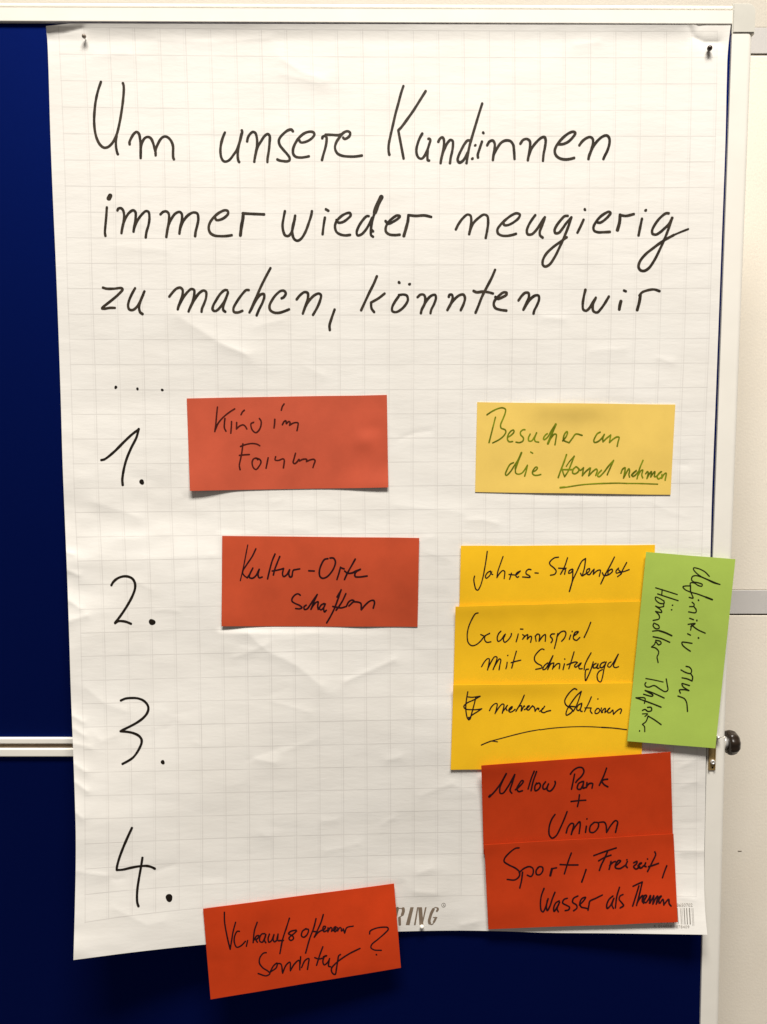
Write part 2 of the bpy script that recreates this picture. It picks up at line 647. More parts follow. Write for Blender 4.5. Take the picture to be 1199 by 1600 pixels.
def lathe(bm, prof, centre, axis, seg=24, lobes=0, lobe_amp=0.0):
    """prof: (radius, along axis)"""
    axis = Vector(axis).normalized()
    e1 = axis.orthogonal().normalized()
    e2 = axis.cross(e1)
    rings = []
    for r, h in prof:
        if r < 1e-7:
            rings.append([bm.verts.new(Vector(centre) + axis * h)])
            continue
        ring = []
        for k in range(seg):
            a = 2 * math.pi * k / seg
            rr = r * (1 + lobe_amp * math.cos(lobes * a)) if lobes else r
            ring.append(bm.verts.new(Vector(centre) + axis * h + (e1 * math.cos(a) + e2 * math.sin(a)) * rr))
        rings.append(ring)
    for A, B in zip(rings[:-1], rings[1:]):
        if len(A) == 1 and len(B) == 1: continue
        for k in range(seg):
            j = (k + 1) % seg
            if len(A) == 1: bm.faces.new((A[0], B[k], B[j]))
            elif len(B) == 1: bm.faces.new((A[k], A[j], B[0]))
            else: bm.faces.new((A[k], A[j], B[j], B[k]))
    bmesh.ops.recalc_face_normals(bm, faces=bm.faces[:])


s = pt(1113.2, 1190, PROUD + .001)
bm = bmesh.new()
lathe(bm, [(0, .0018), (.0010, .0018), (.0010, .0026), (.0021, .0026), (.0025, .0020), (.0025, 0)], s, (0, -1, 0), 20)
bpart('screw', bm, M['steel'], True, br)
h = pt(1113.6, 1199.3, PROUD + .001)
bm = bmesh.new()
lathe(bm, [(0, .0002), (.0009, .0002), (.0009, -.0002)], h, (0, -1, 0), 14)
bpart('rivet_hole', bm, M['dark_hole'], False, br)
s = pt(1120.8, 1151.0, PROUD + .0008)
bm = bmesh.new()
lathe(bm, [(0, .0046), (.0012, .0043), (.0019, .0030), (.0019, .0012), (.0012, .0004), (.0012, -.0010)], s, (0, -1, 0), 18)
bpart('hinge_rivet', bm, M['steel'], True, br)
# clamp knob on the outside of the post
kc = post_z(pt(1137, 1162.5).z) + Vector((.0209, .0045, 0))
bm = bmesh.new()
rk = .0127
lathe(bm, [(0, .0026), (rk * .80, .0026), (rk * .96, .0036), (rk, .0058), (rk * .98, .0088), (rk * .9, .0118), (rk * .7, .0142), (rk * .3, .0150), (0, .0151)],
      kc, (1, 0, 0), 90, 9, .030)
knob = bpart('clamp_knob', bm, M['black_plastic'], True)
bm = bmesh.new()
lathe(bm, [(0, .0027), (.0062, .0027), (.0064, .0), (.0064, -.0004), (0, -.0004)], kc, (1, 0, 0), 28)
bpart('collar', bm, M['steel'], True, knob)

# ------------------------------------------------------------------ the sheet of squared paper
LEFT = ([33, 41, 60, 100, 140, 200, 300, 400, 600, 740, 820, 900, 1000, 1080, 1150, 1200, 1260, 1300, 1350, 1420, 1500],
        [73.0, 72.3, 74.0, 75.8, 77, 78.7, 82.5, 87, 94.5, 98.7, 102.0, 105.2, 108.6, 111, 113.7, 115.6, 117.6, 118.6, 118.6, 117.2, 115])
RIGHT = ([33, 48, 80, 130, 200, 400, 600, 800, 868, 1000, 1170, 1270, 1360, 1400, 1430, 1460],
         [1143.0, 1141, 1137.6, 1135.8, 1134.3, 1127, 1119.5, 1112, 1110.3, 1107, 1103.5, 1102, 1100.4, 1101, 1102.6, 1105.5])
BOT = ([0, .085, .21, .36, .51, .55, .61, .68, .73, .85, 1.0],
       [1500, 1489, 1475.5, 1464, 1455.6, 1454.6, 1454, 1455.2, 1457, 1458.3, 1460.5])
LN = [43, 85.5, 126.8, 168, 209.5, 250.5, 291.3, 331.7, 372, 411.7, 451.2, 491.2, 530.3, 569.7, 609.2, 647.5, 686, 724.5, 762.8, 800.4,
      838.7, 876, 913, 951.3, 988.4, 1025, 1062.7, 1099, 1135.5, 1171, 1206.5, 1243, 1279, 1317.5, 1356, 1395, 1437]
CN = [47, 89, 130.5, 171.5, 212, 253, 294.3, 334, 374.3, 413.8, 453.3, 492.3, 531, 570, 609, 647, 685, 722.5, 760, 797, 834, 870, 906.5,
      943.2, 979.5, 1016.5, 1053.5, 1090, 1126.3, 1163, 1198.6, 1234, 1269.5, 1303.5, 1337.6, 1371, 1404]
RN = [49, 90, 131, 172.5, 213, 253, 293, 333, 372.3, 412, 450.5, 489.7, 528.8, 567.5, 605.5, 643, 680.5, 717.5, 755, 792, 828.8, 865.6, 902,
      938, 974, 1010, 1046, 1082, 1118, 1153.5, 1188.7, 1223.7, 1259.5, 1295, 1330, 1365.5, 1401]
XL = ([40, 60, 130, 280, 420, 600, 780, 880, 960, 1090, 1200, 1270, 1400, 1500], [91.5, 92.5, 96, 102, 105, 111.5, 117, 122, 125.4, 129, 132, 133, 133.3, 133.2])
XR = ([40, 130, 300, 440, 560, 625, 820, 1200, 1400, 1460], [1121, 1120, 1115.7, 1111, 1107, 1104, 1098, 1089, 1088, 1088])


def grid_uv(u, v):
    xl, xr = spline(v, *XL), spline(v, *XR)
    k = 26 * (u - xl) / (xr - xl)
    idx = np.arange(37)
    n0, n1, n2 = (spline(v, T, idx) for T in (LN, CN, RN))
    a, b, c = 160.0, 560.0, 1080.0
    n = n0 * (u - b) * (u - c) / ((a - b) * (a - c)) + n1 * (u - a) * (u - c) / ((b - a) * (b - c)) + n2 * (u - a) * (u - b) / ((c - a) * (c - b))
    return k, n


def grid_faces(nu, nv):
    i = np.arange(nv - 1)[:, None] * nu + np.arange(nu - 1)[None, :]
    return np.stack((i, i + nu, i + nu + 1, i + 1), -1).reshape(-1, 4)


def thin_sheet(verts, thick):
    """front skin, back skin and a rim with vertices of its own (so the edge stays crisp)"""
    nv, nu, _ = verts.shape
    fr = verts.reshape(-1, 3)
    bk = fr + np.array((0, thick, 0))
    f = grid_faces(nu, nv)
    idx = np.arange(nu * nv).reshape(nv, nu)
    loop = np.concatenate((idx[0, :-1], idx[:-1, -1], idx[-1, :0:-1], idx[:0:-1, 0]))
    n = len(loop)
    o1, o2 = len(fr), 2 * len(fr)
    rim = np.concatenate((fr[loop], bk[loop]))
    k = np.arange(n); k2 = (k + 1) % n
    rf = np.stack((o2 + k, o2 + k2, o2 + n + k2, o2 + n + k), -1)
    return np.concatenate((fr, bk, rim)), np.concatenate((f, f[:, ::-1] + o1, rf)), loop


def mesh_np(name, verts, faces):
    me = bpy.data.meshes.new(name)
    me.vertices.add(len(verts))
    me.vertices.foreach_set('co', np.asarray(verts, np.float32).ravel())
    nl = faces.size
    me.loops.add(nl)
    me.loops.foreach_set('vertex_index', faces.ravel().astype(np.int32))
    me.polygons.add(len(faces))
    k = faces.shape[1]
    me.polygons.foreach_set('loop_start', np.arange(0, nl, k, dtype=np.int32))
    me.polygons.foreach_set('loop_total', np.full(len(faces), k, np.int32))
    me.update(calc_edges=True)
    me.validate()
    return me


NU, NV = 430, 580
S, T = np.meshgrid(np.linspace(0, 1, NU), np.linspace(0, 1, NV))
top = 36.5 + 2.6 * S + np.where(S < .035, 4.0 * (1 - S / .035), 0)
bot = spline(S, *BOT)
Vp = top + (bot - top) * T
Up = spline(Vp, *LEFT) * (1 - S) + spline(Vp, *RIGHT) * S
Hp = sheet(Up, Vp)
# the torn, slightly uneven edge on the left
pv, pf, loop = thin_sheet(P(Up, Vp, Hp), .00022)
paper_me = mesh_np('flipchart_sheet', pv, pf)
kk, nn = (a.ravel() for a in grid_uv(Up, Vp))
kk, nn = (np.concatenate((a, a + 99, a[loop] + 99, a[loop] + 99)) for a in (kk, nn))
uvl = paper_me.uv_layers.new(name='grid')
li = np.empty(len(paper_me.loops), np.int32)
paper_me.loops.foreach_get('vertex_index', li)
uvl.data.foreach_set('uv', np.stack((kk[li], nn[li]), -1).astype(np.float32).ravel())
paper = link('flipchart_sheet', paper_me, M['paper'], None, True)
tag(paper, 'large white squared flipchart sheet with handwritten heading and numbers, pinned on the blue board', 'paper sheet')


# ------------------------------------------------------------------ ink
def parse(x0, y0, s, text):
    """'w:x,y x,y ...; ...' -> strokes in photograph pixels; '|' is a sharp corner or a lift; o:x,y,r is a dot"""
    out = []
    for st in text.replace('\n', ' ').split(';'):
        st = st.strip()
        if not st: continue
        w = 1.0
        if ':' in st:
            hd, st = st.split(':')
            if hd.strip() == 'o':
                for d in st.split():
                    a = [float(q) for q in d.split(',')]
                    out.append(('dot', x0 + a[0] / s, y0 + a[1] / s, a[2] / s))
                continue
            w = float(hd)
        for seg in st.split('|'):
            pts = [tuple(float(q) for q in p.split(',')) for p in seg.split()]
            if len(pts) >= 2:
                out.append(('line', w, [(x0 + a / s, y0 + b / s) for a, b in pts]))
    return out


def smooth_line(pts, step=.8):
    p = np.array(pts, float)
    if len(p) == 2:
        n = max(3, int(np.hypot(*(p[1] - p[0])) / step / 2))
        return p[0] + (p[1] - p[0]) * np.linspace(0, 1, n)[:, None]
    q = np.vstack((2 * p[0] - p[1], p, 2 * p[-1] - p[-2]))
    out = []
    for i in range(1, len(q) - 2):
        p0, p1, p2, p3 = q[i - 1:i + 3]
        d = np.hypot(*(p2 - p1))
        n = max(2, int(d / step))
        t0 = 0.0
        t1 = t0 + max(1e-3, np.hypot(*(p1 - p0))) ** .5
        t2 = t1 + max(1e-3, d) ** .5
        t3 = t2 + max(1e-3, np.hypot(*(p3 - p2))) ** .5
        t = np.linspace(t1, t2, n, endpoint=False)[:, None]
        a1 = (t1 - t) / (t1 - t0) * p0 + (t - t0) / (t1 - t0) * p1
        a2 = (t2 - t) / (t2 - t1) * p1 + (t - t1) / (t2 - t1) * p2
        a3 = (t3 - t) / (t3 - t2) * p2 + (t - t2) / (t3 - t2) * p3
        b1 = (t2 - t) / (t2 - t0) * a1 + (t - t0) / (t2 - t0) * a2
        b2 = (t3 - t) / (t3 - t1) * a2 + (t - t1) / (t3 - t1) * a3
        out.append((t2 - t) / (t2 - t1) * b1 + (t - t1) / (t2 - t1) * b2)
    out.append(p[-1:])
    return np.vstack(out)


_ink_rng = np.random.RandomState(11)


def ink(name, strokes, width, mat, parent, height, eps=.00016):
    """flat ribbons of ink lying on a surface whose height above the felt is height(u, v)"""
    V, Fc = [], []          # pixel verts (u, v, extra), faces
    base = 0
    for si, st in enumerate(strokes):
        ex = eps + .000006 * (si % 24)
        if st[0] == 'dot':
            _, x, y, r = st
            n = 16
            ph = _ink_rng.uniform(0, 6.28)
            V.append((x, y, ex))
            for k in range(n):
                a = 2 * math.pi * k / n
                rr = r * (1 + .10 * math.sin(2 * a + ph) + .05 * math.sin(3 * a + 2 * ph))
                V.append((x + rr * math.cos(a), y + rr * math.sin(a), ex))
            for k in range(n):
                Fc.append((base, base + 1 + k, base + 1 + (k + 1) % n))
            base += n + 1
            continue
        _, wf, pts = st
        L = smooth_line(pts)
        m = len(L)
        tan = np.gradient(L, axis=0)
        tan /= np.maximum(1e-6, np.hypot(tan[:, 0], tan[:, 1]))[:, None]
        nor = np.stack((-tan[:, 1], tan[:, 0]), -1)
        jit = np.convolve(_ink_rng.uniform(-1, 1, m + 8), np.ones(9) / 9, 'valid')[:m]
        hw = width * wf * .5 * (1 + .22 * jit)
        # broad-nib feel: a little wider on down strokes
        hw = hw * (1 + .07 * np.abs(tan[:, 1]) - .04)
        a = L + nor * hw[:, None]; b = L - nor * hw[:, None]
        for i in range(m):
            V.append((a[i, 0], a[i, 1], ex)); V.append((b[i, 0], b[i, 1], ex))
        for i in range(m - 1):
            q = base + 2 * i
            Fc.append((q, q + 1, q + 3)); Fc.append((q, q + 3, q + 2))
        base += 2 * m
        for (c, sgn, h0, tg, nr) in ((L[0], -1, hw[0], tan[0], nor[0]), (L[-1], 1, hw[-1], tan[-1], nor[-1])):
            nc = 7
            V.append((c[0], c[1], ex))
            for k in range(nc):
                an = -math.pi / 2 + math.pi * k / (nc - 1)
                q = c + sgn * tg * math.cos(an) * h0 * .9 + nr * math.sin(an) * h0
                V.append((q[0], q[1], ex))
            for k in range(nc - 1):
                Fc.append((base, base + 1 + k, base + 2 + k))
            base += nc + 1
    V = np.array(V)
    W3 = P(V[:, 0], V[:, 1], height(V[:, 0], V[:, 1]) + V[:, 2])
    F3 = np.array(Fc, np.int32)
    # face everything towards the room
    A, B, Cc = W3[F3[:, 0]], W3[F3[:, 1]], W3[F3[:, 2]]
    ny = np.cross(B - A, Cc - A)[:, 1]
    F3[ny > 0] = F3[ny > 0][:, ::-1]
    me = mesh_np(name, W3, F3)
    return link(name, me, mat, parent, True)


def polys(name, plist, mat, parent, height, eps=.0002):
    V, Fc = [], []
    for pl in plist:
        s0 = len(V)
        V += pl
        Fc.append(tuple(range(s0, s0 + len(pl))))
    V = np.array(V, float)
    W3 = P(V[:, 0], V[:, 1], height(V[:, 0], V[:, 1]) + eps)
    me = bpy.data.meshes.new(name)
    me.from_pydata(W3.tolist(), [], Fc)
    bm = bmesh.new(); bm.from_mesh(me)
    for f in bm.faces:
        if f.normal.y > 0: f.normal_flip()
    bm.to_mesh(me); bm.free()
    return link(name, me, mat, parent)


def printed(name, text, u, v, size_px, mat, parent, height, shear=0.0, rot=0.0, spacing=1.0, eps=.0002):
    cu = bpy.data.curves.new('tmp', 'FONT')
    cu.body = text
    cu.size = 1.0
    cu.space_character = spacing
    cu.resolution_u = 3
    tmp = bpy.data.objects.new('tmp', cu)
    C.objects.link(tmp)
    dg = bpy.context.evaluated_depsgraph_get()
    me0 = bpy.data.meshes.new_from_object(tmp.evaluated_get(dg))
    bpy.data.objects.remove(tmp)
    vs = np.array([v_.co[:] for v_ in me0.vertices])
    fs = [tuple(p.vertices) for p in me0.polygons]
    bpy.data.meshes.remove(me0)
    x = vs[:, 0] * size_px + vs[:, 1] * size_px * shear
    y = -vs[:, 1] * size_px
    c, s_ = math.cos(rot), math.sin(rot)
    uu = u + x * c - y * s_; vv = v + x * s_ + y * c
    W3 = P(uu, vv, height(uu, vv) + eps)
    me = bpy.data.meshes.new(name)
    me.from_pydata(W3.tolist(), [], fs)
    bm = bmesh.new(); bm.from_mesh(me)
    for f in bm.faces:
        f.normal_update()
        if f.normal.y > 0: f.normal_flip()
    bm.to_mesh(me); bm.free()
    return link(name, me, mat, parent)


HEAD1 = parse(120, 110, 5.995, """
228,105 200,190 178,290 167,390 164,480 172,570 190,640 220,695 255,722 290,718 325,690 355,645 378,590 400,500 418,400 432,300 441,200 440,140 433,118;
375,610 368,660 370,720 380,770 387,785;
497,692 495,672 515,625 540,588 562,575 582,590 594,640 600,720 600,790 600,820 | 600,800 600,740 606,700 622,655 645,628 670,622 695,635 715,675 730,730 740,770 740,795 | 738,780 742,735 760,690 785,645 810,622 835,618 862,632 888,665 903,710 903,770 905,815 912,832
""") + parse(320, 110, 5.995, """
190,580 168,635 152,700 148,760 158,820 180,850 205,852 235,835 270,790 300,745 325,680 345,610 352,575 348,560 | 347,590 325,680 312,750 310,810 318,850 325,858;
398,665 405,630 425,595 452,575 475,585 488,625 492,690 482,760 470,820 465,855 | 470,820 480,770 500,710 530,660 560,615 590,595 608,610 608,680 600,760 590,820 588,858;
828,570 812,553 780,560 740,590 705,630 695,660 705,700 740,745 775,785 795,815 795,840 775,850 735,848 700,842 680,832;
885,650 900,672 930,672 975,655 1010,628 1028,600 1018,578 980,573 930,590 880,635 845,690 828,740 832,785 855,808 900,815 945,810 978,803
""") + parse(480, 110, 5.995, """
143,635 145,622 170,612 182,625 182,670 170,730 155,780 140,838; 172,600 230,602 300,604 330,592;
338,628 350,640 380,630 402,605 402,580 380,568 345,580 305,625 275,670 262,715 268,750 290,780 330,798 390,805 450,805 515,796;
903,145 880,215 855,310 830,400 805,510 780,620 765,700 765,760 772,790; 1112,192 1060,275 1000,370 940,455 880,535 855,560 | 855,560 868,630 885,720 905,825;
1080,590 1055,635 1035,690 1025,740 1030,790 1050,820 1075,825 1100,800 1125,750 1145,690 1155,650 1145,638 1135,640; 1130,740 1128,790 1132,840 1145,843
""") + parse(640, 110, 5.995, """
270,668 285,640 308,625 322,645 322,710 312,770 298,830 292,868 | 298,830 308,790 330,730 355,680 385,650 405,660 408,700 400,760 388,810 380,868;
565,655 545,655 515,690 485,745 460,800 452,840 468,862 495,850 520,820 545,770 | 682,308 650,410 620,510 590,610 565,700 548,780 535,868;
o:617,700,13 590,825,14 692,583,14; 680,665 655,740 640,790 643,815;
728,700 750,665 780,655 798,680 798,730 788,790 782,838 | 784,820 790,790 820,730 860,675 900,655 945,660 972,695 980,750 985,828
""") + parse(780, 110, 5.995, """
200,685 225,650 260,640 288,660 290,720 280,780 270,840 | 271,830 278,800 305,730 350,670 395,630 425,622 437,650 430,720 418,780 412,845;
555,690 600,688 650,665 695,620 715,585 700,573 670,578 620,610 570,660 535,710 522,755 535,795 570,822 620,832 665,828 705,818;
752,700 780,662 820,632 855,622 878,640 880,680 865,740 845,795 838,828 | 842,810 860,760 890,700 930,650 975,615 1010,608 1032,630 1035,680 1015,750 990,800 978,828
""")
HEAD2 = parse(140, 280, 5.995, """
1.7:195,152 180,180; 1.5:196,160 184,182; 163,262 158,340 150,430 145,500 150,530;
262,292 270,275 295,270 315,290 325,340 318,410 305,470 300,505 | 303,485 312,430 335,370 370,315 408,290 430,305 432,370 420,440 413,490 | 417,465 425,440 450,385 490,330 530,297 553,305 562,360 553,430 535,490 527,545;
665,328 690,305 720,300 742,320 745,390 732,460 720,540 | 724,520 738,440 765,375 805,320 845,305 865,325 865,390 850,450 843,508 | 847,480 855,450 880,390 925,335 975,310 1010,320 1020,370 1010,430 995,490 990,532
""") + parse(320, 280, 5.995, """
95,350 110,380 145,378 190,355 220,320 215,295 185,290 140,310 90,350 50,405 38,455 52,500 90,525 150,532 210,530 255,523;
1.25:362,318 358,370 345,440 335,525; 355,318 420,322 490,325 558,328;
752,298 740,360 730,430 738,490 755,525 785,530 812,500 830,440 848,340 | 845,370 825,440 822,510 840,560 870,575 905,555 945,490 975,410 1000,330 1005,298;
1127,358 1115,430 1105,515; 1135,280 1160,295
""") + parse(500, 280, 5.995, """
155,380 175,405 215,400 260,370 290,335 280,315 245,320 195,350 155,395 142,440 155,490 190,515 240,525 285,520;
460,345 440,345 400,385 360,450 345,500 355,525 390,515 425,480 460,425 490,360 | 578,155 560,200 530,270 505,340 485,420 478,490 482,525 500,538; 1.7:577,165 540,240 515,310; 483,470 500,488;
615,390 640,415 690,395 735,365 750,345 725,338 680,365 640,405 618,450 620,490 650,515 700,522 750,518;
1.15:830,335 825,390 810,450 787,530; 830,335 900,342 980,338 1045,352
""") + parse(700, 290, 5.995, """
75,410 100,360 145,300 185,270 212,280 220,330 212,390 200,455 | 204,435 212,410 240,350 290,300 340,270 370,285 378,340 370,410 355,490;
520,345 530,368 565,368 620,340 665,300 675,270 645,258 600,275 540,320 490,370 465,410 470,445 500,465 550,470 600,462 640,450;
820,275 790,315 755,375 740,425 750,455 785,455 820,425 860,370 890,320 910,295 | 905,310 880,380 862,430 865,465 890,487;
1125,282 1095,285 1055,325 1015,380 1000,420 1010,445 1040,440 1075,400 1110,350 1155,300 | 1158,295 1130,380 1090,480 1045,580 1000,670 950,740 910,757 890,740 890,700 920,640 980,580 1040,535 1115,482
""") + parse(890, 290, 5.995, """
133,318 105,380 75,440; o:145,223,14; 265,345 290,345 330,320 370,280 385,255 370,243 340,255 290,290 245,345 225,390 232,420 265,435 320,435 380,432;
1.25:475,272 470,340 450,415; 475,275 530,282 605,265; 680,308 665,380 648,465; o:715,230,14;
932,258 905,258 850,300 800,365 775,420 780,450 810,457 850,435 890,400 930,360 965,300 | 962,300 930,400 890,500 850,590 800,690 745,770 700,797 665,790 648,760 660,710 710,645 790,580 880,515 980,460; .7:980,460 1050,430 1115,405
""")
HEAD3 = parse(140, 410, 5.995, """
125,235 160,245 230,245 300,240 310,252 270,300 200,360 130,415 118,430 140,433 190,425 240,425;
428,240 395,300 370,360 362,410 375,440 405,445 435,425 465,385 490,330 515,270 | 505,300 475,370 465,420 475,465 498,483;
748,320 775,285 815,245 850,235 872,255 870,310 850,370 835,410 827,440 | 832,420 845,390 875,335 920,275 955,248 980,258 980,310 965,370 940,430 928,460 | 935,440 955,400 985,345 1030,285 1070,262 1092,275 1092,330 1072,390 1055,430 1050,462
""") + parse(340, 410, 5.995, """
92,260 70,258 30,290 -10,350 -40,405 -45,440 -25,455 0,445 40,400 75,345 100,275 | 98,285 75,350 55,410 55,445 75,462;
295,258 270,258 225,305 180,370 150,430 155,462 190,468 235,452;
497,52 450,140 410,220 375,300 340,380 300,468 | 310,450 330,410 365,345 405,300 435,295 438,325 420,380 390,440 367,495;
600,335 620,325 640,290 625,265 595,265 550,300 510,355 488,405 495,445 530,468 580,470 630,455 672,438;
742,345 775,305 815,277 845,285 848,330 830,390 800,478 | 806,455 825,410 860,355 910,305 950,290 970,305 960,360 930,430 895,490;
1098,440 1070,520 1050,590 1053,632
""") + parse(540, 410, 5.995, """
295,128 265,200 225,280 185,365 147,448; 368,290 310,335 240,375 | 240,375 245,430 270,465;
500,305 545,300 575,310 585,350 560,400 515,445 470,465 440,455 438,420 465,365 500,315; o:503,187,15 601,203,14;
675,325 705,300 735,303 748,335 740,390 715,440 707,475 | 714,445 735,400 765,350 805,310 840,303 848,330 830,390 805,440 797,475;
968,322 975,303 995,300 1005,325 990,380 955,445 | 965,425 985,390 1025,340 1070,305 1105,300 1120,330 1110,380 1080,447
""") + parse(700, 410, 5.995, """
443,68 410,145 360,240 320,320 285,410 260,470; 240,265 270,278 330,272 380,278 425,290;
445,322 470,340 510,325 550,300 550,282 520,280 480,310 440,355 430,390 445,425 490,442 550,450;
662,355 690,315 725,283 755,285 760,320 735,380 708,442 | 715,430 735,395 770,345 820,308 850,310 855,345 835,400 810,450 803,478
""") + parse(880, 410, 5.995, """
210,255 195,320 185,390 190,440 215,452 245,430 275,380 308,328 | 305,335 280,400 285,455 320,468 350,440 390,385 430,318;
1.25:543,362 533,400 527,440; 570,262 590,270; 1.2:725,305 715,370 695,445; 715,310 740,280 785,262 850,252 905,268
""")
DOTS = parse(140, 580, 5.995, "o:247,150,15 450,165,13 682,175,13")
NUM1 = parse(140, 580, 5.995, "110,832 140,825 230,755 320,665 400,590 460,545 | 462,540 440,620 390,720 345,830 318,940 308,1020 312,1065; o:490,1037,24")
NUM2 = parse(150, 880, 9.99, "242,345 270,295 340,235 430,205 510,210 575,245 610,310 612,390 580,490 520,610 440,740 370,840 300,930 | 300,935 350,905 430,905 490,920 550,945; o:878,918,50")
NUM3 = parse(160, 1080, 9.99, "290,145 360,115 460,105 560,112 650,150 710,220 720,280 695,350 630,425 540,490 430,550 330,600 285,625 | 285,625 400,635 490,655 570,695 610,745 615,800 590,870 540,960 480,1035 400,1090 315,1135; o:945,1108,33")
NUM4 = parse(160, 1280, 8.564, "398,115 340,240 280,380 225,530 195,650 195,680 | 195,680 270,675 380,650 490,630 600,625 660,640 705,662; 538,515 520,630 490,800 470,940 465,1050 470,1120 485,1165; o:895,1052,50")



def mean_x(s):
    return s[1] if s[0] == 'dot' else sum(p[0] for p in s[2]) / len(s[2])


def by_gaps(st, cuts):
    out = [[] for _ in range(len(cuts) + 1)]
    for s in st:
        out[sum(mean_x(s) > c for c in cuts)].append(s)
    return out


for st, cuts in ((HEAD1, (300, 590)), (HEAD2, (427, 700)), (HEAD3, (240, 535, 880))):
    for wd in by_gaps(st, cuts):
        ink('heading_word', wd, 4.05, M['ink_title'], paper, sheet)
for d in DOTS:
    ink('ellipsis_dot', [d], 3, M['ink_number'], paper, sheet)
for st in (NUM1, NUM2, NUM3, NUM4):
    ink('list_number', st, 3.85, M['ink_number'], paper, sheet)

# maker's print at the foot of the sheet (the front half lies under a red card)
def q10(*pp): return [(600 + a / 9.99, 1390 + b / 9.99) for a, b in pp]


LOGO_R = parse(600, 1390, 9.99, "14:238,292 285,292; 44:302,296 306,335 288,390; 14:285,405 245,428; 40:245,440 250,545; 44:215,290 150,550")
LOGO_G = parse(600, 1390, 9.99, "30:828,335 845,305 838,290; 14:845,300 820,278 790,283; 42:775,305 745,360 722,430 708,490 716,525; 16:716,528 742,545 772,530; 34:780,505 800,470 812,440; 12:770,434 832,434")
ink('logo_letter', LOGO_R, .1, M['brown_print'], paper, sheet, .00012)
polys('logo_letter', [q10((415, 275), (466, 275), (402, 552), (342, 552))], M['brown_print'], paper, sheet, .0002)
polys('logo_letter', [q10((538, 275), (596, 275), (618, 548), (556, 548)), q10((520, 275), (540, 275), (496, 552), (470, 552)),
                      q10((644, 275), (668, 275), (606, 552), (588, 552))], M['brown_print'], paper, sheet, .0002)
ink('logo_letter', LOGO_G, .1, M['brown_print'], paper, sheet, .00012)
ring = [(600 + (933 + 30 * math.cos(a)) / 9.99, 1390 + (242 + 32 * math.sin(a)) / 9.99) for a in np.linspace(0, 2 * math.pi, 17)]
ink('registered_mark', [('line', 1, ring)], .7, M['grey_print'], paper, sheet)
printed('registered_mark', 'R', 692.3, 1416.2, 4.6, M['grey_print'], paper, sheet)
bars = []
for x, w, lite in ((700, 4, 0), (722, 3, 0), (755, 13, 0), (797, 14, 0), (845, 17, 0), (887, 5, 0), (907, 5, 0), (690, 3, 0),
                   (640, 10, 0), (600, 6, 0), (560, 12, 0), (500, 7, 0), (455, 12, 0), (400, 6, 0), (350, 13, 0), (300, 6, 0)):
    yb = 590 if x > 660 and x not in (907, 887) else 575
    if x in (907, 887): yb = 615
    bars.append([(1000 + (x - w / 2) / 10.9, 1390 + 312 / 10.9), (1000 + (x + w / 2) / 10.9, 1390 + 312 / 10.9),
                 (1000 + (x + 16 + w / 2) / 10.9, 1390 + yb / 10.9), (1000 + (x + 16 - w / 2) / 10.9, 1390 + yb / 10.9)])
polys('barcode', bars, M['grey_print'], paper, sheet, .00022)
printed('printed_digits', '8650702', 1057.5, 1416.6, 7.2, M['light_print'], paper, sheet, rot=-.01)
printed('printed_digits', '4', 1021.5, 1449.2, 6.6, M['light_print'], paper, sheet, rot=.01)
printed('printed_digits', '016058', 1029.0, 1449.4, 6.6, M['light_print'], paper, sheet, rot=.01, spacing=1.08)
printed('printed_digits', '078409', 1056.5, 1450.2, 6.6, M['light_print'], paper, sheet, rot=.01, spacing=1.08)


# ------------------------------------------------------------------ cards
GROUP = 'coloured writing cards on the flipchart sheet'


class Card:
    def __init__(self, corners, base, mat, label, slope=0.0, curls=(), bow=0.0, seed=0, tilt=None):
        self.c = np.array(corners, float)          # TL TR BR BL in pixels
        self.base, self.slope, self.curls, self.seed, self.tilt = base, slope, curls, seed, tilt
        nu, nv = 72, 40
        S, T = np.meshgrid(np.linspace(0, 1, nu), np.linspace(0, 1, nv))
        u, v = self.px(S, T)
        # hand-cut look: edges wander by a fraction of a millimetre
        v = v + .35 * vnoise(S * 5 + seed, T * 0 + seed, 1, 1, seed + 40) * (np.abs(T - .5) * 2) ** 4
        cv, cf, _ = thin_sheet(P(u, v, self.height(u, v)), .00040)
        me = mesh_np('writing_card', cv, cf)
        self.o = link('writing_card', me, mat, None, True)
        tag(self.o, label, 'card', GROUP)

    def px(self, s, t):
        a, b, c, d = self.c
        f = lambda k: (a[k] * (1 - s) * (1 - t) + b[k] * s * (1 - t) + c[k] * s * t + d[k] * (1 - s) * t)
        return f(0), f(1)

    def st(self, u, v):
        a, b, c, d = self.c
        s = np.full_like(u, .5); t = np.full_like(u, .5)
        for _ in range(6):                          # Newton
            fu, fv = self.px(s, t)
            dus = (b[0] - a[0]) * (1 - t) + (c[0] - d[0]) * t; dvs = (b[1] - a[1]) * (1 - t) + (c[1] - d[1]) * t
            dut = (d[0] - a[0]) * (1 - s) + (c[0] - b[0]) * s; dvt = (d[1] - a[1]) * (1 - s) + (c[1] - b[1]) * s
            det = dus * dvt - dut * dvs
            ru, rv = u - fu, v - fv
            s = s + (ru * dvt - rv * dut) / det
            t = t + (rv * dus - ru * dvs) / det
        return s, t

    def height(self, u, v):
        u = np.asarray(u, float); v = np.asarray(v, float)
        s, t = self.st(u, v)
        h = sheet_smooth(u, v) + .0008 + self.base + self.slope * (1 - t)
        if self.tilt: h = h + self.tilt[0] * s + self.tilt[1] * t
        for s0, t0, amp, rs, rt in self.curls:
            h = h + amp * np.exp(-((s - s0) / rs) ** 2 - ((t - t0) / rt) ** 2)
        h = h + .00012 * vnoise(s * 3, t * 2, 1, 1, self.seed + 80)
        return h

    def write(self, lines, width, mat):
        for st in lines:
            ink('handwriting', st, width, mat, self.o, self.height, .00012)


